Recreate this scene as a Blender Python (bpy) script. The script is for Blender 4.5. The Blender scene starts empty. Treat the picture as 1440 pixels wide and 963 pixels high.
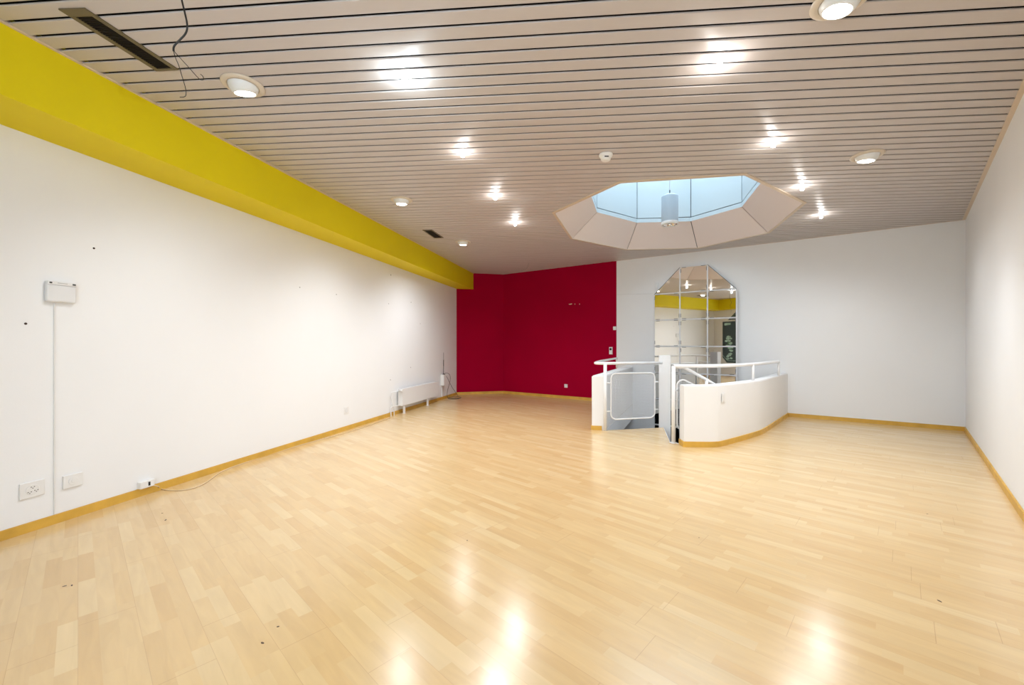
import bpy, bmesh, math, random
from mathutils import Vector, Matrix
from mathutils.geometry import tessellate_polygon
random.seed(7)
PI = math.pi
scene = bpy.context.scene
COL = scene.collection

# ------------------------------------------------------------------ camera, world, lights, exposure
FPX, CX, HY, EYE = 580.0, 720.0, 485.0, 1.30       # focal length in pixels (of 1440), horizon row, eye height
CEIL = 3.19
cam_d = bpy.data.cameras.new('camera')
cam = bpy.data.objects.new('camera', cam_d)
COL.objects.link(cam)
cam.location = (0, 0, EYE)
cam.rotation_euler = (PI / 2, 0, 0)
cam_d.sensor_width = 36.0
cam_d.lens = 36.0 * FPX / 1440.0
cam_d.shift_y = (HY - 481.5) / 1440.0
cam_d.clip_start = 0.05
scene.camera = cam

WORLD_STRENGTH = 5.6
BULB_W = 1.6
DOWN_W = 42.0
SPOT_W = 110.0
world = bpy.data.worlds.new('daylight')
scene.world = world
world.use_nodes = True
bg = world.node_tree.nodes['Background']
bg.inputs[0].default_value = (0.79, 0.89, 1.0, 1)
bg.inputs[1].default_value = WORLD_STRENGTH

vs = scene.view_settings
vs.view_transform = 'Standard'
vs.look = 'None'
vs.exposure = 0.32
vs.gamma = 1.0
vs.use_curve_mapping = False
scene.display_settings.display_device = 'sRGB'


# ------------------------------------------------------------------ projection helpers (photo pixel -> real plane)
def F(px, py, z=0.0):
    Y = FPX * (EYE - z) / (py - HY)
    return Vector(((px - CX) * Y / FPX, Y, z))


def Cl(px, py, z=CEIL):
    Y = FPX * (z - EYE) / (HY - py)
    return Vector(((px - CX) * Y / FPX, Y, z))


def Wl(A, B, px, py):
    """point of the vertical plane through A,B seen at px,py"""
    k = (px - CX) / FPX
    dx, dy = B[0] - A[0], B[1] - A[1]
    Y = (A[0] * dy - A[1] * dx) / (k * dy - dx)
    return Vector((k * Y, Y, EYE - (py - HY) * Y / FPX))


def lerp(a, b, t):
    return a + (b - a) * t


# ------------------------------------------------------------------ materials
def mat(name, col, rough=0.5, metal=0.0, coat=0.0, spec=0.5, emit=None, es=0.0, var=0.0, vscale=3.0, bump=0.0, bscale=60.0, trans=0.0):
    m = bpy.data.materials.new(name)
    m.use_nodes = True
    nt = m.node_tree
    b = nt.nodes['Principled BSDF']
    b.inputs['Base Color'].default_value = (*col, 1)
    b.inputs['Roughness'].default_value = rough
    b.inputs['Metallic'].default_value = metal
    b.inputs['Coat Weight'].default_value = coat
    b.inputs['Specular IOR Level'].default_value = spec
    if trans:
        b.inputs['Transmission Weight'].default_value = trans
    if emit:
        b.inputs['Emission Color'].default_value = (*emit, 1)
        b.inputs['Emission Strength'].default_value = es
    tc = nt.nodes.new('ShaderNodeTexCoord')
    if var:
        n = nt.nodes.new('ShaderNodeTexNoise')
        n.inputs['Scale'].default_value = vscale
        n.inputs['Detail'].default_value = 4
        nt.links.new(tc.outputs['Object'], n.inputs['Vector'])
        r = nt.nodes.new('ShaderNodeValToRGB')
        r.color_ramp.elements[0].position = 0.3
        r.color_ramp.elements[1].position = 0.7
        r.color_ramp.elements[0].color = (*[c * (1 - var) for c in col], 1)
        r.color_ramp.elements[1].color = (*[min(1, c * (1 + var)) for c in col], 1)
        nt.links.new(n.outputs['Fac'], r.inputs[0])
        nt.links.new(r.outputs[0], b.inputs['Base Color'])
    if bump:
        n2 = nt.nodes.new('ShaderNodeTexNoise')
        n2.inputs['Scale'].default_value = bscale
        nt.links.new(tc.outputs['Object'], n2.inputs['Vector'])
        bp = nt.nodes.new('ShaderNodeBump')
        bp.inputs['Strength'].default_value = bump
        bp.inputs['Distance'].default_value = 0.002
        nt.links.new(n2.outputs['Fac'], bp.inputs['Height'])
        nt.links.new(bp.outputs[0], b.inputs['Normal'])
    return m


M = {}
M['white_wall'] = mat('white_wall_paint', (0.80, 0.80, 0.80), 0.75, var=0.012, vscale=1.2, bump=0.15, bscale=90)
M['parapet'] = mat('white_parapet_paint', (0.80, 0.79, 0.78), 0.6, var=0.012, vscale=2)
M['yellow'] = mat('yellow_paint', (0.72, 0.58, 0.002), 0.6, spec=0.25, var=0.03, vscale=1.5)
M['red'] = mat('crimson_paint', (0.33, 0.0003, 0.022), 0.8, spec=0.04, var=0.05, vscale=1.0, bump=0.1)
M['slat'] = mat('beige_enamel_slat', (0.51, 0.46, 0.44), 0.36, spec=0.5)
_nt = M['slat'].node_tree
_t = _nt.nodes.new('ShaderNodeCombineXYZ')
_t.inputs[0].default_value, _t.inputs[1].default_value = -0.997, 0.0779
_nt.links.new(_t.outputs[0], _nt.nodes['Principled BSDF'].inputs['Tangent'])
_nt.nodes['Principled BSDF'].inputs['Anisotropic'].default_value = 0.75
M['void'] = mat('dark_ceiling_void', (0.012, 0.010, 0.009), 0.9)
M['ctrim'] = mat('cream_ceiling_trim', (0.62, 0.50, 0.38), 0.4)
M['baseboard'] = mat('ochre_wood_baseboard', (0.62, 0.36, 0.055), 0.4, var=0.12, vscale=6)
M['tube'] = mat('white_enamel_tube', (0.80, 0.79, 0.78), 0.3, coat=0.3)
M['mesh'] = mat('white_wire_mesh', (0.78, 0.78, 0.80), 0.4)
M['mirror'] = mat('mirror_glass', (0.80, 0.79, 0.75), 0.015, metal=1.0)
M['mframe'] = mat('white_mirror_channel', (0.74, 0.74, 0.75), 0.4)
M['clip'] = mat('grey_metal_clip', (0.16, 0.16, 0.16), 0.4, metal=0.6)
M['plastic'] = mat('white_plastic', (0.76, 0.75, 0.73), 0.4)
M['plastic2'] = mat('grey_white_plastic', (0.72, 0.72, 0.72), 0.4)
M['black'] = mat('black_plastic', (0.015, 0.015, 0.015), 0.5)
M['grille'] = mat('dark_bronze_grille', (0.010, 0.006, 0.005), 0.6, spec=0.2)
M['gframe'] = mat('bronze_grille_frame', (0.13, 0.10, 0.055), 0.45, spec=0.3)
M['lampring'] = mat('beige_lamp_ring', (0.60, 0.52, 0.42), 0.35)
M['lampball'] = mat('white_lamp_housing', (0.72, 0.73, 0.73), 0.3)
M['lens'] = mat('lit_lamp_lens', (1, 1, 1), 0.3, emit=(1.0, 0.97, 0.92), es=22.0)
M['bulb'] = mat('lit_halogen_bulb', (1, 1, 1), 0.3, emit=(1.0, 0.98, 0.95), es=32.0)
M['well_panel'] = mat('pinkish_white_panel', (0.80, 0.70, 0.66), 0.5)
M['shaft'] = mat('daylight_tinted_shaft_panel', (0.41, 0.46, 0.48), 0.6)  # white shaft walls; the bluish daylight on them is put into the colour
M['joint'] = mat('dark_joint', (0.05, 0.045, 0.045), 0.7)
M['pendant'] = mat('pale_grey_enamel', (0.38, 0.44, 0.50), 0.4)
M['chrome'] = mat('chrome_reflector', (0.8, 0.8, 0.8), 0.15, metal=1.0)
M['rad'] = mat('white_radiator_enamel', (0.74, 0.73, 0.72), 0.35)
M['cable_black'] = mat('black_cable', (0.01, 0.01, 0.01), 0.5)
M['cable_cream'] = mat('cream_cable', (0.66, 0.50, 0.30), 0.5)
M['tread'] = mat('dark_stair_tread', (0.030, 0.030, 0.032), 0.5, var=0.2, vscale=12)
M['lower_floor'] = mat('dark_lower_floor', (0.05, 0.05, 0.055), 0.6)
M['poster'] = mat('dark_teal_print', (0.05, 0.085, 0.10), 0.4)
M['leafa'] = mat('pale_mint_print', (0.45, 0.68, 0.62), 0.5, var=0.3, vscale=9)
M['leafb'] = mat('green_print', (0.16, 0.38, 0.20), 0.5)
M['alu'] = mat('aluminium_frame', (0.55, 0.55, 0.56), 0.35, metal=0.7)
M['chip'] = mat('plaster_chip', (0.70, 0.55, 0.40), 0.8)
M['mark'] = mat('brown_mark', (0.05, 0.025, 0.015), 0.8)
M['faint'] = mat('grey_mark', (0.42, 0.41, 0.40), 0.8)


def glass(name, col, op):
    m = bpy.data.materials.new(name)
    m.use_nodes = True
    nt = m.node_tree
    nt.nodes.remove(nt.nodes['Principled BSDF'])
    out = nt.nodes['Material Output']
    t = nt.nodes.new('ShaderNodeBsdfTransparent')
    t.inputs[0].default_value = (*col, 1)
    g = nt.nodes.new('ShaderNodeBsdfGlossy')
    g.inputs['Roughness'].default_value = 0.02
    mx = nt.nodes.new('ShaderNodeMixShader')
    mx.inputs[0].default_value = op
    nt.links.new(t.outputs[0], mx.inputs[1])
    nt.links.new(g.outputs[0], mx.inputs[2])
    nt.links.new(mx.outputs[0], out.inputs[0])
    return m


M['glass'] = glass('window_glass', (0.97, 0.98, 0.98), 0.05)
M['dome'] = glass('tinted_dome_glass', (0.72, 0.82, 0.86), 0.05)


def floor_material():
    m = bpy.data.materials.new('beech_laminate')
    m.use_nodes = True
    nt = m.node_tree
    L = nt.links.new
    b = nt.nodes['Principled BSDF']

    def node(t, **kw):
        n = nt.nodes.new(t)
        for k, v in kw.items():
            setattr(n, k, v)
        return n

    def mth(op, a, b_=None, c=None):
        n = node('ShaderNodeMath', operation=op)
        for i, v in enumerate((a, b_, c)):
            if v is None:
                continue
            if isinstance(v, (int, float)):
                n.inputs[i].default_value = v
            else:
                L(v, n.inputs[i])
        return n.outputs[0]
    tc = node('ShaderNodeTexCoord')
    sep = node('ShaderNodeSeparateXYZ')
    L(tc.outputs['Object'], sep.inputs[0])
    x, y = sep.outputs[0], sep.outputs[1]
    dx, dy = (110 - CX) / FPX, 1.0
    n_ = math.hypot(dx, dy)
    ux, uy = dx / n_, dy / n_
    u = mth('ADD', mth('MULTIPLY', x, ux), mth('MULTIPLY', y, uy))
    v = mth('ADD', mth('MULTIPLY', x, -uy), mth('MULTIPLY', y, ux))
    SW = 0.066
    vv = mth('DIVIDE', v, SW)
    row = mth('FLOOR', vv)
    wn = node('ShaderNodeTexWhiteNoise', noise_dimensions='1D')
    L(row, wn.inputs['W'])
    uu = mth('ADD', mth('DIVIDE', u, 0.42), mth('MULTIPLY', wn.outputs['Value'], 7.3))
    # stretch/squash the strip lengths a little
    colm = mth('FLOOR', uu)
    cmb = node('ShaderNodeCombineXYZ')
    L(row, cmb.inputs[0])
    L(colm, cmb.inputs[1])
    wn2 = node('ShaderNodeTexWhiteNoise', noise_dimensions='2D')
    L(cmb.outputs[0], wn2.inputs['Vector'])
    ramp = node('ShaderNodeValToRGB')
    cr = ramp.color_ramp
    cr.elements[0].position = 0.0
    cr.elements[0].color = (0.575, 0.385, 0.180, 1)
    cr.elements[1].position = 1.0
    cr.elements[1].color = (0.635, 0.465, 0.250, 1)
    e = cr.elements.new(0.25)
    e.color = (0.595, 0.410, 0.200, 1)
    e = cr.elements.new(0.75)
    e.color = (0.612, 0.432, 0.218, 1)
    L(wn2.outputs['Value'], ramp.inputs[0])
    # grain
    cg = node('ShaderNodeCombineXYZ')
    L(mth('MULTIPLY', u, 2.2), cg.inputs[0])
    L(mth('MULTIPLY', v, 16.0), cg.inputs[1])
    L(mth('MULTIPLY', wn2.outputs['Value'], 40.0), cg.inputs[2])
    ng = node('ShaderNodeTexNoise')
    ng.inputs['Scale'].default_value = 1.0
    ng.inputs['Detail'].default_value = 6
    ng.inputs['Distortion'].default_value = 1.2
    L(cg.outputs[0], ng.inputs['Vector'])
    g = mth('MULTIPLY_ADD', ng.outputs['Fac'], 0.26, 0.87)
    mul = node('ShaderNodeMix', data_type='RGBA', blend_type='MULTIPLY')
    mul.inputs[0].default_value = 1.0
    L(ramp.outputs[0], mul.inputs[6])
    cgc = node('ShaderNodeCombineColor')
    L(g, cgc.inputs[0]); L(g, cgc.inputs[1]); L(g, cgc.inputs[2])
    L(cgc.outputs[0], mul.inputs[7])
    # board joints: every third strip and every 1.28 m
    bv = mth('DIVIDE', v, SW * 3)
    brow = mth('FLOOR', bv)
    fv = mth('FRACT', bv)
    wn3 = node('ShaderNodeTexWhiteNoise', noise_dimensions='1D')
    L(brow, wn3.inputs['W'])
    fu = mth('FRACT', mth('ADD', mth('DIVIDE', u, 1.28), mth('MULTIPLY', wn3.outputs['Value'], 5.1)))
    j1 = mth('LESS_THAN', fv, 0.010)
    j2 = mth('LESS_THAN', fu, 0.0018)
    j = mth('MAXIMUM', mth('MULTIPLY', j1, 0.22), mth('MULTIPLY', j2, 0.34))
    mx = node('ShaderNodeMix', data_type='RGBA', blend_type='MIX')
    L(j, mx.inputs[0])
    L(mul.outputs[2], mx.inputs[6])
    mx.inputs[7].default_value = (0.22, 0.11, 0.04, 1)
    L(mx.outputs[2], b.inputs['Base Color'])
    b.inputs['Roughness'].default_value = 0.24
    b.inputs['Specular IOR Level'].default_value = 0.8
    nr = node('ShaderNodeTexNoise')
    nr.inputs['Scale'].default_value = 1.6
    nr.inputs['Detail'].default_value = 3
    L(tc.outputs['Object'], nr.inputs['Vector'])
    L(mth('MULTIPLY_ADD', nr.outputs['Fac'], 0.08, 0.17), b.inputs['Roughness'])
    return m


M['floor'] = floor_material()


# ------------------------------------------------------------------ mesh helpers
def obj(name, bm, m, parent=None, smooth=False, world_space=True):
    me = bpy.data.meshes.new(name)
    bmesh.ops.recalc_face_normals(bm, faces=bm.faces)
    bm.to_mesh(me)
    bm.free()
    if smooth:
        for p in me.polygons:
            p.use_smooth = True
    mats = m if isinstance(m, (list, tuple)) else [m]
    for k in mats:
        me.materials.append(k)
    o = bpy.data.objects.new(name, me)
    COL.objects.link(o)
    if parent is not None:
        o.parent = parent
        if world_space:
            o.matrix_parent_inverse = world_of(parent).inverted()
    return o


def world_of(o):
    mtx = Matrix.LocRotScale(o.location, o.rotation_euler, o.scale)
    if o.parent is not None:
        return world_of(o.parent) @ o.matrix_parent_inverse @ mtx
    return mtx


def recenter(o):
    """put a top-level mesh's origin at its base centre"""
    me = o.data
    xs = [v.co for v in me.vertices]
    c = Vector(((min(v.x for v in xs) + max(v.x for v in xs)) / 2, (min(v.y for v in xs) + max(v.y for v in xs)) / 2, min(v.z for v in xs)))
    me.transform(Matrix.Translation(-c))
    o.location = c
    return o


def tag(o, label, cat, group=None):
    o['label'] = label
    o['category'] = cat
    if group:
        o['group'] = group
    return o


def thing(name, label, cat, loc=(0, 0, 0), rotz=0.0, group=None):
    o = bpy.data.objects.new(name, None)
    o.empty_display_size = 0.1
    COL.objects.link(o)
    o.location = loc
    o.rotation_euler = (0, 0, rotz)
    return tag(o, label, cat, group)


def struct(name, bm, m, **kw):
    o = obj(name, bm, m, **kw)
    if kw.get('parent') is None:
        o['kind'] = 'structure'
    return o


def add_box(bm, c, size, rotz=0.0, bevel=0.0, mi=0, seg=2):
    r = bmesh.ops.create_cube(bm, size=1.0)
    vs_ = r['verts']
    for v in vs_:
        v.co = Vector((v.co.x * size[0], v.co.y * size[1], v.co.z * size[2]))
    faces = set(f for v in vs_ for f in v.link_faces)
    if bevel > 0:
        edges = set(e for v in vs_ for e in v.link_edges)
        rb = bmesh.ops.bevel(bm, geom=list(edges), offset=bevel, segments=seg, profile=0.5, affect='EDGES')
        vs_ = set(v for f in rb['faces'] for v in f.verts)
        stack = list(vs_)
        while stack:
            v = stack.pop()
            for e in v.link_edges:
                w = e.other_vert(v)
                if w not in vs_:
                    vs_.add(w)
                    stack.append(w)
        faces = set(f for v in vs_ for f in v.link_faces)
    R = Matrix.Rotation(rotz, 3, 'Z')
    for v in vs_:
        v.co = R @ v.co + Vector(c)
    for f in faces:
        f.material_index = mi
    return vs_


def add_tube(bm, pts, r, n=10, closed=False, mi=0, caps=True):
    pts = [Vector(p) for p in pts]
    N = len(pts)
    rings = []
    prev = None
    for i, p in enumerate(pts):
        if closed:
            t = (pts[(i + 1) % N] - pts[i - 1]).normalized()
        elif i == 0:
            t = (pts[1] - pts[0]).normalized()
        elif i == N - 1:
            t = (pts[-1] - pts[-2]).normalized()
        else:
            t = ((pts[i + 1] - pts[i]).normalized() + (pts[i] - pts[i - 1]).normalized()).normalized()
        if prev is None:
            a = Vector((0, 0, 1)) if abs(t.z) < 0.9 else Vector((1, 0, 0))
            nrm = t.cross(a).normalized()
        else:
            nrm = (prev - t * prev.dot(t)).normalized()
        prev = nrm
        bn = t.cross(nrm)
        rings.append([bm.verts.new(p + nrm * (r * math.cos(2 * PI * k / n)) + bn * (r * math.sin(2 * PI * k / n))) for k in range(n)])
    cnt = N if closed else N - 1
    for i in range(cnt):
        a, b = rings[i], rings[(i + 1) % N]
        for k in range(n):
            f = bm.faces.new((a[k], a[(k + 1) % n], b[(k + 1) % n], b[k]))
            f.material_index = mi
            f.smooth = True
    if caps and not closed:
        bm.faces.new(rings[0]).material_index = mi
        bm.faces.new(list(reversed(rings[-1]))).material_index = mi


def add_lathe(bm, prof, c=(0, 0, 0), n=24, mi=0, M3=None):
    """prof: list of (r, z)"""
    c = Vector(c)
    rings = []
    for r, z in prof:
        ring = []
        for k in range(n if r > 1e-6 else 1):
            a = 2 * PI * k / n
            p = Vector((r * math.cos(a), r * math.sin(a), z))
            if M3 is not None:
                p = M3 @ p
            ring.append(bm.verts.new(p + c))
        rings.append(ring)
    for a, b in zip(rings, rings[1:]):
        if len(a) == 1 and len(b) == 1:
            continue
        for k in range(n):
            k2 = (k + 1) % n
            if len(a) == 1:
                f = bm.faces.new((a[0], b[k2], b[k]))
            elif len(b) == 1:
                f = bm.faces.new((a[k], a[k2], b[0]))
            else:
                f = bm.faces.new((a[k], a[k2], b[k2], b[k]))
            f.material_index = mi
            f.smooth = True


def add_prism(bm, poly, z0, z1, mi=0):
    """vertical prism over a 2-D polygon; z0/z1 numbers or per-vertex lists"""
    n = len(poly)
    a0 = z0 if isinstance(z0, (list, tuple)) else [z0] * n
    a1 = z1 if isinstance(z1, (list, tuple)) else [z1] * n
    lo = [bm.verts.new((p[0], p[1], a0[i])) for i, p in enumerate(poly)]
    hi = [bm.verts.new((p[0], p[1], a1[i])) for i, p in enumerate(poly)]
    fs = [bm.faces.new(lo), bm.faces.new(list(reversed(hi)))]
    for i in range(n):
        j = (i + 1) % n
        fs.append(bm.faces.new((lo[i], hi[i], hi[j], lo[j])))
    for f in fs:
        f.material_index = mi
    return fs


def smooth_path(pts, it=2, closed=False):
    pts = [Vector(p) for p in pts]
    for _ in range(it):
        new = []
        n = len(pts)
        if not closed:
            new.append(pts[0])
        for i in range(n if closed else n - 1):
            a, b = pts[i], pts[(i + 1) % n]
            new.append(a.lerp(b, 0.25))
            new.append(a.lerp(b, 0.75))
        if not closed:
            new.append(pts[-1])
        pts = new
    return pts


def round_rect(w, h, r, n=6):
    out = []
    for cx, cy, a0 in ((w / 2 - r, h / 2 - r, 0), (-w / 2 + r, h / 2 - r, 90), (-w / 2 + r, -h / 2 + r, 180), (w / 2 - r, -h / 2 + r, 270)):
        for k in range(n + 1):
            a = math.radians(a0 + 90 * k / n)
            out.append((cx + r * math.cos(a), cy + r * math.sin(a)))
    return out


def offset_line(pts, d):
    """offset an open 2-D polyline to its left by d"""
    out = []
    n = len(pts)
    for i, p in enumerate(pts):
        p = Vector(p[:2])
        ns = []
        if i > 0:
            t = (p - Vector(pts[i - 1][:2])).normalized()
            ns.append(Vector((-t.y, t.x)))
        if i < n - 1:
            t = (Vector(pts[i + 1][:2]) - p).normalized()
            ns.append(Vector((-t.y, t.x)))
        m_ = sum(ns, Vector((0, 0))).normalized()
        k = 1.0 / max(0.3, m_.dot(ns[0]))
        out.append(p + m_ * d * k)
    return out


# ------------------------------------------------------------------ plan of the room
def lwx(y):
    return -3.398 + 0.2427 * (y - 2.737)


L0 = Vector((lwx(0.62), 0.62)); L1 = Vector((lwx(10.77), 10.77))
R1 = Vector((-0.229, 11.07)); P867 = Vector((2.352, 9.28)); P1108 = Vector((5.015, 7.50)); P1357 = Vector((6.84, 6.22))
RB = Vector((0.10, -0.8))
B0 = Vector((-2.50, 0.50)); B1 = Vector((-2.50, -0.8))
ROOM = [B0, B1, RB, P1357, P1108, P867, R1, L1, L0]          # counter-clockwise


def outward(a, b, d=0.14):
    t = (b - a).normalized()
    return Vector((t.y, -t.x)) * d


def wall(name, a, b, m, z0=0.0, z1=CEIL + 0.25, th=0.14, ext0=0.0, ext1=0.0):
    """a->b counter-clockwise along the room: the wall's body lies outside (right of a->b)"""
    t = (b - a).normalized()
    a2, b2 = a - t * ext0, b + t * ext1
    o = outward(a, b, th)
    bm = bmesh.new()
    add_prism(bm, [a2, b2, b2 + o, a2 + o], z0, z1)
    w = struct(name, bm, m)
    return w


WZ = -2.9
wall('wall_right', RB, P1357, M['white_wall'], ext1=0.1)
wall('wall_far_right', P1357, P1108, M['white_wall'])
wall('wall_mirror', P1108, P867, M['white_wall'], z0=WZ)
wall('wall_far', P867, R1, M['red'])
wall('wall_far_left', R1, L1, M['red'])
wall('wall_left', L1, L0, M['white_wall'])
wall('wall_recess', L0, B0, M['white_wall'])
wall('wall_recess_end', B0, B1, M['white_wall'])

# back wall (behind the camera) with the shop window
WX0, WX1, WZ0, WZ1 = -2.40, -0.05, 0.25, 2.95
bm = bmesh.new()
add_box(bm, ((-2.57 + WX0) / 2, -0.87, (CEIL + 0.25) / 2), (WX0 + 2.57, 0.14, CEIL + 0.25))
add_box(bm, ((WX0 + WX1) / 2, -0.87, WZ0 / 2), (WX1 - WX0, 0.14, WZ0))
add_box(bm, ((WX0 + WX1) / 2, -0.87, (WZ1 + CEIL + 0.25) / 2), (WX1 - WX0, 0.14, CEIL + 0.25 - WZ1))
add_box(bm, ((WX1 + 0.25) / 2, -0.87, (CEIL + 0.25) / 2), (0.25 - WX1, 0.14, CEIL + 0.25))
struct('wall_back', bm, M['white_wall'])
bm = bmesh.new()
for x in (WX0 + 0.03, (WX0 + WX1) / 2, WX1 - 0.03):
    add_box(bm, (x, -0.87, (WZ0 + WZ1) / 2), (0.06, 0.07, WZ1 - WZ0))
for z in (WZ0 + 0.03, WZ1 - 0.03):
    add_box(bm, ((WX0 + WX1) / 2, -0.87, z), (WX1 - WX0, 0.07, 0.06))
win = struct('window_1', bm, M['alu'])
bm = bmesh.new()
add_box(bm, ((WX0 + WX1) / 2, -0.87, (WZ0 + WZ1) / 2), (WX1 - WX0 - 0.1, 0.008, WZ1 - WZ0 - 0.1))
obj('pane', bm, M['glass'], win)

# ------------------------------------------------------------------ stairwell plan
LP_out0 = Vector((1.225, 6.33)); LP_in0 = Vector((1.400, 6.283))
dirL = Vector((0.88, 1.96)).normalized()


def hit(p, d, a, b):
    e = b - a
    den = d.x * e.y - d.y * e.x
    t = ((a.x - p.x) * e.y - (a.y - p.y) * e.x) / den
    return p + d * t


LP_out1 = hit(LP_out0, dirL, P867, P1108)
LP_in1 = hit(LP_in0, dirL, P867, P1108)
Mc = Vector((2.387, 6.50)); Nc = Vector((2.114, 5.524))
OUT = [Vector((2.195, 5.262)), Vector((2.613, 5.236)), Vector((3.597, 5.961)), Vector((5.015, 7.50))]
# gently rounded corners
def cut(pts, k=0.22, it=2):
    for _ in range(it):
        new = [pts[0]]
        for i in range(1, len(pts) - 1):
            p = pts[i]
            new.append(p.lerp(pts[i - 1], k))
            new.append(p.lerp(pts[i + 1], k))
        new.append(pts[-1])
        pts = new
        k = 0.25
    return pts
OUTS = cut(OUT, 0.10, 4)
INS = offset_line(OUTS, 0.16)
INS[-1] = hit(INS[-2], (INS[-1] - INS[-2]).normalized(), P867, P1108)
N2 = INS[0] + Vector((-0.03, 0.0))
WELL = [LP_in0, Mc, Nc, N2] + INS[0:] + [LP_in1]

# ------------------------------------------------------------------ floor with the stair opening
bm = bmesh.new()
poly = [B0, B1, RB, P1357, P1108] + list(reversed(INS)) + [N2, Nc, Mc, LP_in0, LP_in1, P867, R1, L1, L0]
vt = [bm.verts.new((p.x, p.y, 0.0)) for p in poly]
for tri in tessellate_polygon([[Vector((p.x, p.y, 0)) for p in poly]]):
    bm.faces.new([vt[i] for i in tri])
ex = bmesh.ops.extrude_face_region(bm, geom=list(bm.faces))
for g in ex['geom']:
    if isinstance(g, bmesh.types.BMVert):
        g.co.z -= 0.22
floor = struct('floor', bm, M['floor'])

# walls of the well below the floor
bm = bmesh.new()
wl = [LP_in0, Mc, Nc, N2] + INS
full = [LP_in1] + wl
off = offset_line(full, -0.08)
inn = offset_line(full, 0.006)
bmw, bmd = bmesh.new(), bmesh.new()
for i in range(len(full) - 1):
    if i == 0:
        add_prism(bmw, [inn[i], inn[i + 1], off[i + 1], off[i]], -0.32, -0.22)
        # unseen dark walls added under the floor to stop daylight leaking in
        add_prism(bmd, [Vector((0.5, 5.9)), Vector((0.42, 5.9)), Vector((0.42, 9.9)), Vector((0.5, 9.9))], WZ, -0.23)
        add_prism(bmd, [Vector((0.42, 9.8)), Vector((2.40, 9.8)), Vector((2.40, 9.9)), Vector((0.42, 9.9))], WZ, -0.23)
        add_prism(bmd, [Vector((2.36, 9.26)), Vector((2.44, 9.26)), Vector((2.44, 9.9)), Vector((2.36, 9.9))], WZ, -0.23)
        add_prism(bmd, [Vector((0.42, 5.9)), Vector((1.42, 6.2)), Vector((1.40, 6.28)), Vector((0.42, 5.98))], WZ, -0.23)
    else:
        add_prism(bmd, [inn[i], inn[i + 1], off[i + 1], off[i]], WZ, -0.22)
    add_prism(bmw, [inn[i], inn[i + 1], full[i + 1], full[i]], -0.22, -0.003)
M['well_dark'] = mat('unlit_stairwell_dark', (0.02, 0.02, 0.022), 0.7)  # near-black colour stands in for the darkness of the well and lower room
struct('wall_stairwell_dark_added', bmd, M['well_dark'])
bm = bmw
struct('wall_stairwell', bm, M['white_wall'])
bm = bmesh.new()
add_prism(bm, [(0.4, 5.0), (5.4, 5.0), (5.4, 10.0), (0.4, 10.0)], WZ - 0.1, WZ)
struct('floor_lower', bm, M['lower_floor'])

# ------------------------------------------------------------------ slatted metal ceiling
OCT = [Cl(*p) for p in ((780.3, 299), (872.4, 256.5), (1047, 245.4), (1129.7, 285), (1079.6, 326.7), (980.7, 348.4), (881.9, 350.5), (804.7, 335))]
OC = sum((Vector(q[:2]) for q in OCT), Vector((0, 0))) / 8
OCT2 = [Vector(q[:2]) for q in OCT]
BEAM = [Cl(0, 29.5), Cl(656, 379)]                        # top line of the yellow beam
bdir = Vector((BEAM[1].x - BEAM[0].x, BEAM[1].y - BEAM[0].y)).normalized()
BF0 = Vector(BEAM[0][:2]) - bdir * ((BEAM[0].y - 0.92) / bdir.y)
BF9 = Vector((-2.50, 0.80))
BF1 = Vector(BEAM[1][:2])
BF1 = hit(BF1, bdir, R1, L1)

U = Vector((-12.8, 1.0)).normalized()
V = Vector((-U.y, U.x)) * -1 if -U.y < 0 else Vector((-U.y, U.x))
V = Vector((U.y, -U.x))
if V.y < 0:
    V = -V
PITCH, GAP = 0.1159, 0.0205
V0 = Vector(Cl(500, 65.3)[:2]).dot(V)


def spans(polys, v):
    xs = []
    for P in polys:
        n = len(P)
        for i in range(n):
            a, b = P[i], P[(i + 1) % n]
            va, vb = a.dot(V), b.dot(V)
            if (va > v) != (vb > v):
                t = (v - va) / (vb - va)
                xs.append(lerp(a.dot(U), b.dot(U), t))
    xs.sort()
    return xs


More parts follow.
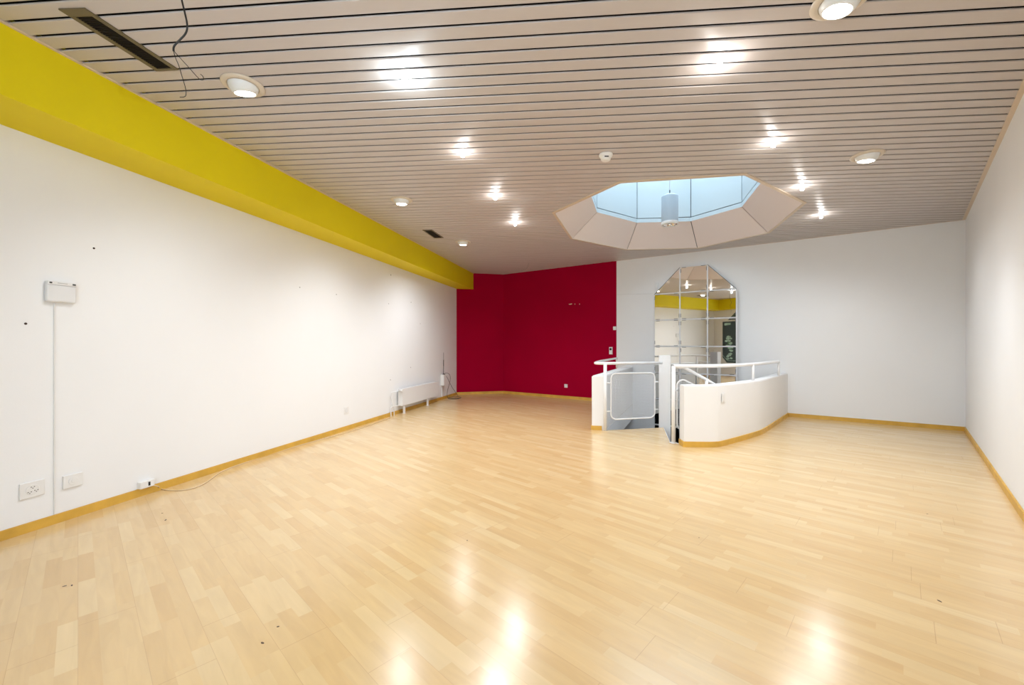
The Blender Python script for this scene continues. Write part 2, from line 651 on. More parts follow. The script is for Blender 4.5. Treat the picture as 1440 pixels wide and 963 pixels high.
cpoly = [B0, B1, RB, P1357, P1108, P867, R1, BF1, BF0, BF9]
hole = [OC + (q - OC) * 1.0 for q in OCT2]
crit = sorted([p.dot(V) for p in cpoly + hole])
bm = bmesh.new()
vmin = min(p.dot(V) for p in cpoly)
vmax = max(p.dot(V) for p in cpoly)
k = math.floor((vmin - V0) / PITCH) - 1
e_ = 1e-5
while V0 + k * PITCH < vmax:
    a = V0 + k * PITCH + GAP / 2
    b = a + PITCH - GAP
    prof = [(a, 0.009), (a, 0.0035), (a + 0.0012, 0.0012), (a + 0.004, 0.0), (b - 0.004, 0.0), (b - 0.0012, 0.0012), (b, 0.0035), (b, 0.009)]
    for (va, za), (vb, zb) in zip(prof, prof[1:]):
        if abs(vb - va) < 1e-7:
            xs = spans([cpoly, hole], va)
            for i in range(0, len(xs) - 1, 2):
                q = [(xs[i], va, za), (xs[i + 1], va, za), (xs[i + 1], va, zb), (xs[i], va, zb)]
                bm.faces.new([bm.verts.new((*(U * u_ + V * v_), CEIL + z_)) for u_, v_, z_ in q])
            continue
        cs = [va] + [c for c in crit if va + e_ < c < vb - e_] + [vb]
        for c0, c1 in zip(cs, cs[1:]):
            x0 = spans([cpoly, hole], c0 + e_)
            x1 = spans([cpoly, hole], c1 - e_)
            if len(x0) != len(x1):
                continue
            z0_ = lerp(za, zb, (c0 - va) / (vb - va))
            z1_ = lerp(za, zb, (c1 - va) / (vb - va))
            for i in range(0, len(x0) - 1, 2):
                q = [(x0[i], c0, z0_), (x0[i + 1], c0, z0_), (x1[i + 1], c1, z1_), (x1[i], c1, z1_)]
                bm.faces.new([bm.verts.new((*(U * u_ + V * v_), CEIL + z_)) for u_, v_, z_ in q])
    k += 1
me = bpy.data.meshes.new('ceiling')
bm.to_mesh(me)
bm.free()
me.materials.append(M['slat'])
ceiling = bpy.data.objects.new('ceiling', me)
COL.objects.link(ceiling)
ceiling['kind'] = 'structure'

# dark slab above the slats (with the skylight hole)
bm = bmesh.new()
big = [Vector((-5.2, -1.1)), Vector((7.4, -1.1)), Vector((7.4, 11.5)), Vector((-5.2, 11.5))]
ho = [OC + (q - OC) * 1.012 for q in OCT2]
# ring between the big rectangle and the octagon, built by angular pairing
ang = lambda p: math.atan2(p.y - OC.y, p.x - OC.x)
ring_o = sorted(ho, key=ang)
ring_b = []
for p in ring_o:
    d = (p - OC).normalized()
    t = min(((7.4 - OC.x) / d.x if d.x > 0 else (-5.2 - OC.x) / d.x) if abs(d.x) > 1e-6 else 1e9, ((11.5 - OC.y) / d.y if d.y > 0 else (-1.1 - OC.y) / d.y) if abs(d.y) > 1e-6 else 1e9)
    ring_b.append(OC + d * t)
for i in range(8):
    j = (i + 1) % 8
    quad = [ring_o[i], ring_b[i]]
    for c in sorted(big, key=ang):
        a0, a1 = ang(ring_b[i]), ang(ring_b[j])
        ac = ang(c)
        if a1 < a0:
            a1 += 2 * PI
            if ac < a0:
                ac += 2 * PI
        if a0 < ac < a1:
            quad.append(c)
    quad += [ring_b[j], ring_o[j]]
    add_prism(bm, quad, CEIL + 0.045, CEIL + 0.15)
struct('ceiling_void', bm, M['void'])


# thin cream trims: along the beam, along the right wall, around the skylight
def strip_trim(name, a, b, inw, z0, z1, m):
    bm = bmesh.new()
    t = (b - a).normalized()
    o = -outward(a, b, inw)
    add_prism(bm, [a, b, b + o, a + o], z0, z1)
    return struct(name, bm, m)


strip_trim('trim_1', RB, P1357, 0.035, CEIL - 0.004, CEIL + 0.02, M['ctrim'])
strip_trim('trim_2', BF1, BF0, 0.018, CEIL - 0.008, CEIL + 0.02, M['ctrim'])
strip_trim('trim_4', P1357, P1108, 0.012, CEIL - 0.003, CEIL + 0.02, M['ctrim'])
strip_trim('trim_5', P1108, P867, 0.012, CEIL - 0.003, CEIL + 0.02, M['ctrim'])

# yellow beam above the left wall
bm = bmesh.new()
BZ = 2.765
nl = outward(L1, L0, 0.0)
add_prism(bm, [BF0, BF1, L1, L0, B0, BF9], BZ, CEIL + 0.045)
beam = struct('trim_3', bm, M['yellow'])


# baseboards
def baseboard(name, a, b, cut0=0.0, cut1=0.0, h=0.066, th=0.016):
    t = (b - a).normalized()
    a2, b2 = a + t * cut0, b - t * cut1
    o = -outward(a, b, th)
    bm = bmesh.new()
    add_prism(bm, [a2, b2, b2 + o, a2 + o], 0.0, h)
    es = [e for e in bm.edges if all(v.co.z > h - 1e-4 for v in e.verts)]
    bmesh.ops.bevel(bm, geom=es, offset=0.004, segments=2, affect='EDGES')
    return struct(name, bm, M['baseboard'])


baseboard('baseboard_right', RB, P1357)
baseboard('baseboard_far_right', P1357, P1108)
baseboard('baseboard_far', P867, R1)
baseboard('baseboard_far_left', R1, L1)
baseboard('baseboard_left', L1, L0)
baseboard('baseboard_back', B1, RB)

# ------------------------------------------------------------------ skylight
S_IN, Z_IN, Z_TOP = 0.72, EYE + 2.27, 4.75
OI = [OC + (q - OC) * S_IN for q in OCT2]
sky = thing('skylight', 'octagonal skylight well with pinkish sloping panels and white shaft with daylight blue painted in', 'skylight', (OC.x, OC.y, CEIL))


def quad_slab(bm, a, b, c, d, th):
    """slab whose visible face is a,b,c,d and whose thickness goes away from the skylight axis"""
    n = (b - a).cross(d - a).normalized()
    ctr = (a + b + c + d) / 4
    ax = Vector((OC.x - ctr.x, OC.y - ctr.y, 0))
    if n.dot(ax) > 0:
        n = -n
    v = [bm.verts.new(p) for p in (a, b, c, d)] + [bm.verts.new(p + n * th) for p in (a, b, c, d)]
    bm.faces.new(v[:4])
    bm.faces.new(list(reversed(v[4:])))
    for i in range(4):
        j = (i + 1) % 4
        bm.faces.new((v[i], v[j], v[4 + j], v[4 + i]))


for i in range(8):
    j = (i + 1) % 8
    a = OCT2[i].to_3d(); b = OCT2[j].to_3d(); c = OI[j].to_3d(); d = OI[i].to_3d()
    a.z = b.z = CEIL - 0.002
    c.z = d.z = Z_IN
    e1 = (b - a).normalized() * 0.006
    e2 = (c - d).normalized() * 0.006
    bm = bmesh.new()
    quad_slab(bm, a + e1, b - e1, c - e2, d + e2, 0.02)
    obj('sloping_panel', bm, M['well_panel'], sky)
    # shaft wall above: a low curb, a dark joint and the tall panel
    bm = bmesh.new()
    z1, z2 = Z_IN + 0.07, Z_IN + 0.082
    quad_slab(bm, d, c, Vector((c.x, c.y, z1)), Vector((d.x, d.y, z1)), 0.02)
    dd, cc = Vector((d.x, d.y, z2)), Vector((c.x, c.y, z2))
    e3 = (cc - dd).normalized() * 0.006
    quad_slab(bm, dd + e3, cc - e3, Vector((cc.x, cc.y, Z_TOP)) - e3, Vector((dd.x, dd.y, Z_TOP)) + e3, 0.02)
    obj('shaft_panel', bm, M['shaft'], sky)
# backing behind the joints
bm = bmesh.new()
OB = [OC + (q - OC) * (S_IN * 1.02) for q in OCT2]
OA = [OC + (q - OC) * 1.010 for q in OCT2]
for i in range(8):
    j = (i + 1) % 8
    a = OA[i].to_3d(); b = OA[j].to_3d(); c = OB[j].to_3d(); d = OB[i].to_3d()
    a.z = b.z = CEIL + 0.008
    c.z = d.z = Z_IN + 0.012
    quad_slab(bm, a, b, c, d, 0.02)
    quad_slab(bm, d, c, Vector((c.x, c.y, Z_TOP)), Vector((d.x, d.y, Z_TOP)), 0.03)
obj('shaft_backing', bm, M['joint'], sky)
# edge frame flush with the ceiling
bm = bmesh.new()
q0 = [OC + (q - OC) * 0.998 for q in OCT2]
q1 = [OC + (q - OC) * 1.022 for q in OCT2]
for i in range(8):
    j = (i + 1) % 8
    add_prism(bm, [q0[i], q1[i], q1[j], q0[j]], CEIL - 0.010, CEIL + 0.004)
obj('edge_frame', bm, M['ctrim'], sky)
# glazed dome: eight glass facets on ribs
APEX = Vector((OC.x, OC.y, Z_TOP + 0.45))
bm = bmesh.new()
rb = bmesh.new()
for i in range(8):
    j = (i + 1) % 8
    a = Vector((*(OC + (OI[i] - OC) * 1.02), Z_TOP)); b = Vector((*(OC + (OI[j] - OC) * 1.02), Z_TOP))
    bm.faces.new([bm.verts.new(p) for p in (a, b, APEX)])
    add_tube(rb, [a, APEX], 0.02, 6)
    add_tube(rb, [a, b], 0.025, 6)
obj('dome_glass', bm, M['dome'], sky)
obj('dome_ribs', rb, M['tube'], sky)

# pendant lamp hanging in the skylight
pl = thing('pendant_lamp', 'pale grey cylinder pendant lamp hanging on a thin cord in the octagonal skylight', 'lamp', (2.446, 6.394, 3.14))
bm = bmesh.new()
pc = Vector((2.446, 6.394, 0))
add_lathe(bm, [(0.0, 3.625), (0.085, 3.625), (0.118, 3.605), (0.124, 3.59), (0.124, 3.205)], pc, 28)
obj('cylinder_shade', bm, M['pendant'], pl, smooth=False)
bm = bmesh.new()
add_lathe(bm, [(0.124, 3.205), (0.126, 3.20), (0.126, 3.16), (0.118, 3.155), (0.112, 3.17), (0.112, 3.20), (0.118, 3.207)], pc, 28)
obj('lower_ring', bm, M['lampball'], pl)
bm = bmesh.new()
add_lathe(bm, [(0.112, 3.17), (0.09, 3.21), (0.05, 3.26), (0.0, 3.28)], pc, 24)
for k in range(4):
    a = k * PI / 2 + 0.5
    add_tube(bm, [pc + Vector((0.02 * math.cos(a), 0.02 * math.sin(a), 3.155)), pc + Vector((0.115 * math.cos(a), 0.115 * math.sin(a), 3.165))], 0.005, 6)
add_lathe(bm, [(0.0, 3.14), (0.03, 3.145), (0.035, 3.17), (0.03, 3.25)], pc, 16)
obj('reflector', bm, M['chrome'], pl)
bm = bmesh.new()
add_tube(bm, [pc + Vector((0, 0, 3.62)), pc + Vector((0, 0, APEX.z))], 0.0035, 6)
obj('cord', bm, M['alu'], pl)
bm = bmesh.new()
add_tube(bm, [pc + Vector((0, 0, 3.622)), pc + Vector((0, 0, 3.70))], 0.009, 8)
obj('cord_grip', bm, M['black'], pl)


# ------------------------------------------------------------------ ceiling lamps
def point(name, loc, w, r, col=(1.0, 0.95, 0.88), spot=None, dirv=None, parent=None, blend=0.6):
    d = bpy.data.lights.new(name, 'SPOT' if spot else 'POINT')
    d.energy = w
    d.color = col
    d.shadow_soft_size = r
    if spot:
        d.spot_size = spot
        d.spot_blend = blend
    o = bpy.data.objects.new(name, d)
    COL.objects.link(o)
    o.location = loc
    if dirv is not None:
        o.rotation_euler = Vector(dirv).to_track_quat('-Z', 'Y').to_euler()
    if parent is not None:
        o.parent = parent
        o.matrix_parent_inverse = world_of(parent).inverted()
    return o


def eyeball(x, y, aim, label, cone=140, gain=1.0):
    """recessed swivelling spotlight: ring, tilted ball, lit lens"""
    t = thing('ceiling_spotlight', label, 'ceiling light', (x, y, CEIL), 0, 'swivelling ceiling spotlights')
    c = Vector((x, y, CEIL))
    bm = bmesh.new()
    add_lathe(bm, [(0.098, 0.004), (0.138, 0.002), (0.140, -0.006), (0.128, -0.014), (0.104, -0.016), (0.098, -0.008), (0.098, 0.004)], c, 36)
    obj('ring', bm, M['lampring'], t)
    d = Vector(aim).normalized()
    R = Vector((0, 0, -1)).rotation_difference(d).to_matrix()
    bm = bmesh.new()
    prof = []
    R0 = 0.100
    for k in range(0, 11):
        a = math.radians(-10 + k * 5.3)
        prof.append((R0 * math.cos(a), -R0 * math.sin(a)))
    prof += [(prof[-1][0] - 0.006, prof[-1][1] - 0.002), (prof[-1][0] - 0.008, prof[-1][1] + 0.02)]
    add_lathe(bm, prof, c + Vector((0, 0, 0.012)), 36, M3=R)
    obj('swivel_housing', bm, M['lampball'], t)
    bm = bmesh.new()
    zz = -R0 * math.sin(math.radians(43)) + 0.001
    add_lathe(bm, [(0.068, zz + 0.004), (0.050, zz - 0.006), (0.0, zz - 0.012)], c + Vector((0, 0, 0.012)), 28, M3=R)
    obj('lens', bm, M['lens'], t)
    point('spot_light', c + d * 0.13 + Vector((0, 0, -0.02)), SPOT_W * gain, 0.05, (0.90, 0.945, 1.0), math.radians(cone), d, t, 1.0)
    return t


eyeball(-1.955, 3.00, (0.05, 0.25, -1), 'white swivelling ceiling spotlight nearest the hanging black wires', 140, 0.8)
eyeball(-1.44, 5.37, (0.0, 0.1, -1), 'white swivelling ceiling spotlight alone above the middle of the left wall, beside the yellow beam')
eyeball(-0.90, 7.56, (0.0, 0.1, -1), 'smallest swivelling ceiling spotlight, beside the small dark vent near the red wall', 150, 1.35)
eyeball(1.80, 2.26, (-0.15, 0.15, -1), 'large swivelling ceiling spotlight cut off by the top edge of the photo')
eyeball(3.54, 4.11, (-0.05, 0.15, -1), 'swivelling ceiling spotlight right of the skylight, towards the right wall', 112)


def bulb(x, y, label, col=(1.0, 0.97, 0.93), k=1.0):
    dk = 0.8 if y < 3 else (1.0 if y < 4.5 else 1.6)
    t = thing('halogen_bulb', label, 'ceiling light', (x, y, CEIL - 0.06), 0, 'small bare halogen bulbs in the slats')
    c = Vector((x, y, CEIL))
    bm = bmesh.new()
    add_lathe(bm, [(0.0, 0.012), (0.022, 0.012), (0.024, -0.002), (0.018, -0.007), (0.009, -0.009), (0.0, -0.009)], c, 20)
    obj('socket', bm, M['lampball'], t)
    bm = bmesh.new()
    add_lathe(bm, [(0.008, -0.008), (0.012, -0.018), (0.020, -0.034), (0.021, -0.045), (0.015, -0.056), (0.0, -0.061)], c, 20)
    obj('glass_bulb', bm, M['bulb'], t)
    point('bulb_light', c + Vector((0, 0, -0.075)), BULB_W * k, 0.022, col, parent=t)
    point('bulb_downlight', c + Vector((0, 0, -0.075)), DOWN_W * dk, 0.03, (0.90, 0.945, 1.0), math.radians(155), (0, 0, -1), t, 1.0)
    return t


bulb(-0.75, 2.88, 'brightest bare ceiling bulb with the widest bluish glow, left of centre in the front', (0.72, 0.90, 1.0), 3.4)
bulb(-0.48, 4.02, 'second bare bulb in the left row of four, counted from the front')
bulb(-0.21, 5.20, 'third bare bulb in the left row of four, counted from the front')
bulb(0.05, 6.34, 'farthest bare bulb in the left row of four, nearest the red wall')
bulb(1.38, 2.74, 'bare ceiling bulb in front, at the near end of the right row of four', k=2.0)
bulb(2.42, 3.82, 'second bare bulb in the right row, above the skylight in the photo')
bulb(3.44, 4.89, 'bare ceiling bulb just right of the corner of the octagonal skylight')
bulb(4.47, 5.96, 'farthest bare bulb in the right row, nearest the white far wall')

# smoke detector
sd = thing('smoke_detector', 'round white smoke detector on the ceiling left of the skylight', 'smoke detector', (0.93, 4.09, CEIL - 0.06))
c = Vector((0.93, 4.09, CEIL))
bm = bmesh.new()
add_lathe(bm, [(0.0, 0.0), (0.066, 0.0), (0.068, -0.012), (0.060, -0.026), (0.054, -0.028)], c, 28)
obj('mounting_base', bm, M['plastic'], sd)
bm = bmesh.new()
add_lathe(bm, [(0.055, -0.027), (0.050, -0.040), (0.046, -0.055), (0.040, -0.062), (0.0, -0.064)], c, 28)
obj('sensor_head', bm, M['plastic'], sd)
bm = bmesh.new()
add_box(bm, c + Vector((-0.003, -0.0505, -0.042)), (0.04, 0.006, 0.008))
obj('vent_slot', bm, M['black'], sd)


# air vents
def vent(label, quad, inner, nl, loc_name='ceiling_vent'):
    A, B, C_, D = [Vector(Cl(*p)[:2]) for p in quad]             # A,B near short side; D,C far short side
    ctr = (A + B + C_ + D) / 4
    t = thing(loc_name, label, 'air vent', (ctr.x, ctr.y, CEIL), 0, 'slotted ceiling vents')

    def P(s, r):
        return A.lerp(B, s).lerp(D.lerp(C_, s), r)
    s0, s1, r0, r1 = inner
    bm = bmesh.new()
    for (sa, sb, ra, rb_) in ((0, s0, 0, 1), (s1, 1, 0, 1), (s0, s1, 0, r0), (s0, s1, r1, 1)):
        add_prism(bm, [P(sa, ra), P(sb, ra), P(sb, rb_), P(sa, rb_)], CEIL - 0.008, CEIL + 0.003)
    obj('frame', bm, M['gframe'], t)
    bm = bmesh.new()
    add_prism(bm, [P(s0, r0), P(s1, r0), P(s1, r1), P(s0, r1)], CEIL - 0.001, CEIL + 0.005)
    obj('duct', bm, M['void'], t)
    bm = bmesh.new()
    for i in range(nl):
        ra = lerp(r0, r1, (i + 0.15) / nl)
        rb_ = lerp(r0, r1, (i + 0.55) / nl)
        add_prism(bm, [P(s0, ra), P(s1, ra), P(s1, rb_), P(s0, rb_)], CEIL - 0.006, CEIL - 0.003)
    obj('slats', bm, M['grille'], t)


vent('long dark slotted ceiling vent in a bronze frame beside the yellow beam', [(82, 11.7), (119.4, 10.6), (251, 97), (219.5, 98.6)], (0.20, 0.84, 0.10, 0.965), 34)
vent('small dark slotted ceiling vent near the far end of the yellow beam', [(594, 323), (607.3, 322.7), (624, 334), (610.8, 334.6)], (0.12, 0.88, 0.06, 0.94), 16)

# hanging wires
def at(px, py, Y):
    return Vector(((px - CX) * Y / FPX, Y, EYE + (HY - py) * Y / FPX))


hw = thing('hanging_wires', 'loose black wires hanging from the ceiling beside the long vent', 'wires', at(247, 80, 2.05))
bm = bmesh.new()
add_tube(bm, smooth_path([at(246, -58, 2.05), at(251, -20, 2.05), at(256, 2, 2.05), at(260, 18, 2.04), at(264, 36, 2.03), at(262, 47, 2.03), at(252, 57, 2.03), at(244, 65, 2.03), at(244, 72, 2.03)], 3), 0.0042, 8)
obj('sheathed_cable', bm, M['cable_black'], hw)
bm = bmesh.new()
add_tube(bm, smooth_path([at(244, 71, 2.03), at(246, 80, 2.03), at(252, 93, 2.03), at(256, 108, 2.03), at(261, 123, 2.03), at(262, 134, 2.03), at(259, 136.6, 2.03), at(253, 136.6, 2.03)], 3), 0.0016, 6)
obj('wire', bm, M['cable_black'], hw)
bm = bmesh.new()
add_tube(bm, smooth_path([at(244, 71, 2.03), at(250, 78, 2.03), at(264, 93, 2.02), at(277, 108, 2.01), at(283, 113, 2.01), at(286.5, 112, 2.01), at(285.5, 107, 2.01), at(282, 104.5, 2.01)], 3), 0.0016, 6)
obj('wire', bm, M['cable_black'], hw)

# thin white wire near the red wall ceiling
bm = bmesh.new()
add_tube(bm, smooth_path([at(743.5, 370, 9.2), at(742, 376, 9.2), at(738, 379.5, 9.2), at(733, 380.5, 9.2)], 2), 0.006, 6)
tag(recenter(obj('ceiling_wire', bm, M['faint'])), 'short pale wire end hanging under the ceiling in front of the red wall', 'wire')

# ------------------------------------------------------------------ parapets
# left parapet
lp = thing('half_wall', 'short white half wall left of the stair opening, in front of the red wall', 'half wall', (1.3, 6.3, 0), 0)
bm = bmesh.new()
in_back = LP_in1 + outward(P1108, P867, -0.01) * 1.0
add_prism(bm, [LP_out0, LP_in0, LP_in1, LP_out1], 0.0, 0.83)
es = [e for e in bm.edges if all(v.co.z > 0.82 for v in e.verts)]
bmesh.ops.bevel(bm, geom=es, offset=0.012, segments=3, affect='EDGES')
obj('plastered_body', bm, M['parapet'], lp)
bm = bmesh.new()
t = (LP_in0 - LP_out0).normalized()
n = Vector((t.y, -t.x))
a, b = LP_out0 - t * 0.012, LP_in0 - t * 0.03
add_prism(bm, [a, b, b + n * 0.014, a + n * 0.014], 0.0, 0.066)
o1 = outward(LP_out1, LP_out0, 0.0)
tt = (LP_out1 - LP_out0).normalized()
nn = Vector((-tt.y, tt.x)) * 0.014
add_prism(bm, [LP_out0 - tt * 0.0, LP_out1 - tt * 0.02, LP_out1 - tt * 0.02 + nn, LP_out0 + nn], 0.0, 0.066)
obj('baseboard', bm, M['baseboard'], lp)

# right curved parapet
rp = thing('half_wall', 'long curved white half wall screening the stairs, right of the stair opening', 'half wall', (3.3, 5.9, 0), 0)
bm = bmesh.new()
PH = 0.785
ringpoly = OUTS + list(reversed(INS))
nO = len(OUTS)
for i in range(nO - 1):
    pass
lo_o = [bm.verts.new((p.x, p.y, 0)) for p in OUTS]
hi_o = [bm.verts.new((p.x, p.y, PH)) for p in OUTS]
lo_i = [bm.verts.new((p.x, p.y, 0)) for p in INS]
hi_i = [bm.verts.new((p.x, p.y, PH)) for p in INS]
for i in range(nO - 1):
    for q in ((lo_o[i], lo_o[i + 1], hi_o[i + 1], hi_o[i]), (hi_o[i], hi_o[i + 1], hi_i[i + 1], hi_i[i]), (hi_i[i], hi_i[i + 1], lo_i[i + 1], lo_i[i]), (lo_i[i], lo_i[i + 1], lo_o[i + 1], lo_o[i])):
        f = bm.faces.new(q)
        f.smooth = False
bm.faces.new((lo_o[0], hi_o[0], hi_i[0], lo_i[0]))
bm.faces.new((lo_o[-1], lo_i[-1], hi_i[-1], hi_o[-1]))
es = [e for e in bm.edges if all(v.co.z > PH - 0.001 for v in e.verts) and len(e.link_faces) == 2 and any(abs(f.normal.z) < 0.5 for f in e.link_faces)]
bm.normal_update()
bmesh.ops.bevel(bm, geom=[e for e in bm.edges if all(v.co.z > PH - 0.001 for v in e.verts) and any(abs(f.normal.z) < 0.5 for f in e.link_faces)], offset=0.010, segments=2, affect='EDGES')
obj('plastered_body', bm, M['parapet'], rp)
bm = bmesh.new()
oo = offset_line(OUTS, -0.015)
oo[0] = oo[0] + Vector((-0.014, 0.002))
st = OUTS[0]
for i in range(nO - 1):
    add_prism(bm, [oo[i], oo[i + 1], OUTS[i + 1], OUTS[i]], 0.0, 0.070)
add_prism(bm, [oo[0], OUTS[0], INS[0], INS[0] + Vector((-0.015, 0))], 0.0, 0.07)
obj('baseboard', bm, M['baseboard'], rp)
# blank switch plate on the curved half wall
A_, B_ = OUT[1], OUT[2]
p0 = Wl(A_, B_, 1012.5, 553)
p1 = Wl(A_, B_, 1021.5, 565)
tdir = (B_ - A_).normalized()
yaw = math.atan2(tdir.y, tdir.x)


def plate(name, A, B, px, py, w, h, th, m, label, cat, parts=None, group=None, bev=0.004, rot=0.0):
    """a wall plate on the room side of the vertical plane A->B (room on the left of A->B reversed); returns thing"""
    p = Wl(A, B, px, py)
    tdir = (Vector(B[:2]) - Vector(A[:2])).normalized()
    nrm = Vector((tdir.y, -tdir.x))
    if nrm.dot(Vector((p.x, p.y))) > 0:
        nrm = -nrm
        tdir = -tdir
    # local frame: x along tdir, y out of the wall towards the camera side
    yaw = math.atan2(-nrm.x, nrm.y)
    t = thing(name, label, cat, p, yaw, group)
    bm = bmesh.new()
    add_box(bm, (0, th / 2 - 0.001, 0), (w, th, h), 0, min(bev, th * 0.4))
    o = obj('cover', bm, m, t, world_space=False)
    if rot:
        for v in o.data.vertices:
            v.co = Matrix.Rotation(rot, 3, 'Y') @ v.co
    for pn, boxes, pm in (parts or []):
        bm = bmesh.new()
        for bx_ in boxes:
            if bx_[0] == 'disc':
                _, cx, cz, r, y0, y1 = bx_
                add_lathe(bm, [(0, y1), (r - .002, y1), (r, y1 - .001), (r, y0)], (cx, 0, cz), 24, M3=Matrix.Rotation(-PI / 2, 3, 'X'))
                for f_ in bm.faces:
                    f_.smooth = False
            else:
                cx, cy, cz, sx, sy, sz = bx_
                add_box(bm, (cx, cy, cz), (sx, sy, sz))
        obj(pn, bm, pm, t, world_space=False)
    return t


plate('switch_plate', A_, B_, 1017, 559, 0.085, 0.12, 0.008, M['plastic'], 'blank white switch plate on the curved half wall', 'switch', [('rocker', [(0, 0.009, 0, 0.05, 0.004, 0.075)], M['plastic'])])


# ------------------------------------------------------------------ railings
def tube_obj(name, pts, r, m, parent, n=12, closed=False):
    bm = bmesh.new()
    add_tube(bm, pts, r, n, closed)
    return obj(name, bm, m, parent)


def wire_grid(bm, P, nu, nv, r=0.0017):
    """P(s,t)->Vector in the unit square; straight-ish wires both ways"""
    for i in range(1, nu):
        s = i / nu
        add_tube(bm, [P(s, k / 6) for k in range(7)], r, 4, caps=False)
    for k in range(1, nv):
        tt_ = k / nv
        add_tube(bm, [P(i / 6, tt_) for i in range(7)], r, 4, caps=False)


RZ = 1.02
PA = Vector((1.415, 6.262)); PB = Vector((2.30, 6.468))
rl = thing('railing', 'white railing with wire mesh panel between short half wall and square white post', 'railing', (PA.x, PA.y, 0))
hr = [Vector((2.215, 8.72, RZ)), Vector((1.50, 7.05, RZ)), Vector((1.325, 6.52, RZ)), Vector((1.275, 6.33, RZ)), Vector((1.40, 6.27, RZ)), Vector((1.62, 6.31, RZ)), Vector((2.36, 6.49, RZ))]
pts = [hr[0], hr[1]] + smooth_path([hr[1].lerp(hr[2], .6), hr[2], hr[3], hr[4], hr[5]], 2) + [hr[6]]
tube_obj('handrail', pts, 0.0215, M['tube'], rl)
tube_obj('post', [Vector((PA.x, PA.y, 0)), Vector((PA.x, PA.y, RZ))], 0.026, M['tube'], rl)
tube_obj('post', [Vector((2.215, 8.72, 0.82)), Vector((2.215, 8.72, RZ))], 0.021, M['tube'], rl)
tdir3 = (PB - PA).normalized()


def PP(s, z):
    q = PA.lerp(PB, s)
    return Vector((q.x, q.y, z))


w_ = (PB - PA).length
s0, s1, z0, z1 = 0.105, 0.925, 0.165, 0.865
fw, fh = (s1 - s0) * w_, z1 - z0
fr = [PP(s0 + (x + fw / 2) / w_, z0 + y + fh / 2) for x, y in round_rect(fw, fh, 0.085, 7)]
pan = tube_obj('mesh_panel_frame', fr, 0.012, M['tube'], rl, 10, True)
bm = bmesh.new()
wire_grid(bm, lambda s, t_: PP(lerp(s0, s1, s), lerp(z0, z1, t_)), 30, 30)
obj('wire_mesh', bm, M['mesh'], pan)
for z in (0.72, 0.29):
    tube_obj('bracket', [PP(0.0, z), PP(s0, z)], 0.011, M['tube'], rl, 8)
    tube_obj('bracket', [PP(s1, z), PP(1.0, z)], 0.011, M['tube'], rl, 8)

# square newel post
bm = bmesh.new()
nyaw = math.radians(-20)
NP = Vector((2.455, 6.63))
add_box(bm, (NP.x, NP.y, (1.133 - 2.9) / 2), (0.178, 0.178, 1.133 + 2.9), nyaw, 0.006)
nw = tag(recenter(obj('newel_post', bm, M['tube'])), 'thick square white post standing in the middle of the stair opening', 'post')

# right railing on the curved half wall
rr = thing('railing', 'white tubular railing running above the curved half wall to the far wall', 'railing', (Nc.x + 0.02, Nc.y - 0.06, 0))
mid = offset_line(OUTS, 0.09)
NPt = Vector((2.139, 5.464))
path2 = [Vector((NPt.x, NPt.y)), Vector((2.62, 5.46)), Vector((3.10, 5.69))] + [Vector((3.52, 6.01)), Vector((4.10, 6.58)), Vector((4.52, 6.99))]
path3 = [Vector((p.x, p.y, RZ)) for p in path2]
tube_obj('handrail', smooth_path(path3, 3), 0.0245, M['tube'], rr)
tube_obj('post', [Vector((NPt.x, NPt.y, 0)), Vector((NPt.x, NPt.y, RZ))], 0.0265, M['tube'], rr)
tube_obj('post', [Vector((3.50, 5.99, 0.78)), Vector((3.50, 5.99, RZ))], 0.018, M['tube'], rr)
tube_obj('post', [Vector((4.51, 6.98, 0.78)), Vector((4.51, 6.98, RZ))], 0.018, M['tube'], rr)
bm = bmesh.new()
add_box(bm, (NPt.x, NPt.y, 0.006), (0.075, 0.075, 0.012), 0.3, 0.003)
obj('foot_plate', bm, M['tube'], rr)

# stair railing winding down
CPt = Vector((2.435, 6.60))
RADR = 1.075


def HX(deg, z, r=RADR):
    a = math.radians(deg)
    return Vector((CPt.x + r * math.cos(a), CPt.y + r * math.sin(a), z))


def hz(deg):
    return RZ - 0.02 - max(0, deg + 97) * 0.0102


sr = thing('stair_railing', 'white handrail sloping down with the winding stairs behind the curved half wall', 'railing', HX(-100, 0))
pts = [HX(-105, RZ - 0.02), HX(-101, RZ - 0.02)] + [HX(d, hz(d)) for d in range(-97, 92, 5)]
tube_obj('handrail', pts, 0.021, M['tube'], sr)
for d in (-80.5, -30, 25, 80):
    tube_obj('post', [HX(d, hz(d) - 1.15), HX(d, hz(d))], 0.021, M['tube'], sr)
for (da, db, first) in ((-101.5, -58, True), (-50, -8, False)):
    def PQ(s, t_, da=da, db=db):
        d = lerp(da, db, s)
        dz = -max(0, d + 97) * 0.0102 - (0 if d > -97 else 0)
        return HX(d, lerp(0.155, 0.835, t_) + dz)
    fr = []
    for x, y in round_rect(1.0, 1.0, 0.12, 6):
        fr.append(PQ(x + .5, y + .5))
    dens = []
    for i in range(len(fr)):
        a, b = fr[i], fr[(i + 1) % len(fr)]
        dens.append(a)
    fr2 = []
    rr_pts = round_rect(1.0, 1.0, 0.12, 6)
    for i in range(len(rr_pts)):
        (xa, ya), (xb, yb) = rr_pts[i], rr_pts[(i + 1) % len(rr_pts)]
        m_ = 6 if math.hypot(xb - xa, yb - ya) > 0.3 else 1
        for k in range(m_):
            fr2.append(PQ(lerp(xa, xb, k / m_) + .5, lerp(ya, yb, k / m_) + .5))
    pan = tube_obj('mesh_panel_frame', fr2, 0.012, M['tube'], sr, 10, True)
    bm = bmesh.new()
    wire_grid(bm, PQ, 28, 28)
    obj('wire_mesh', bm, M['mesh'], pan)
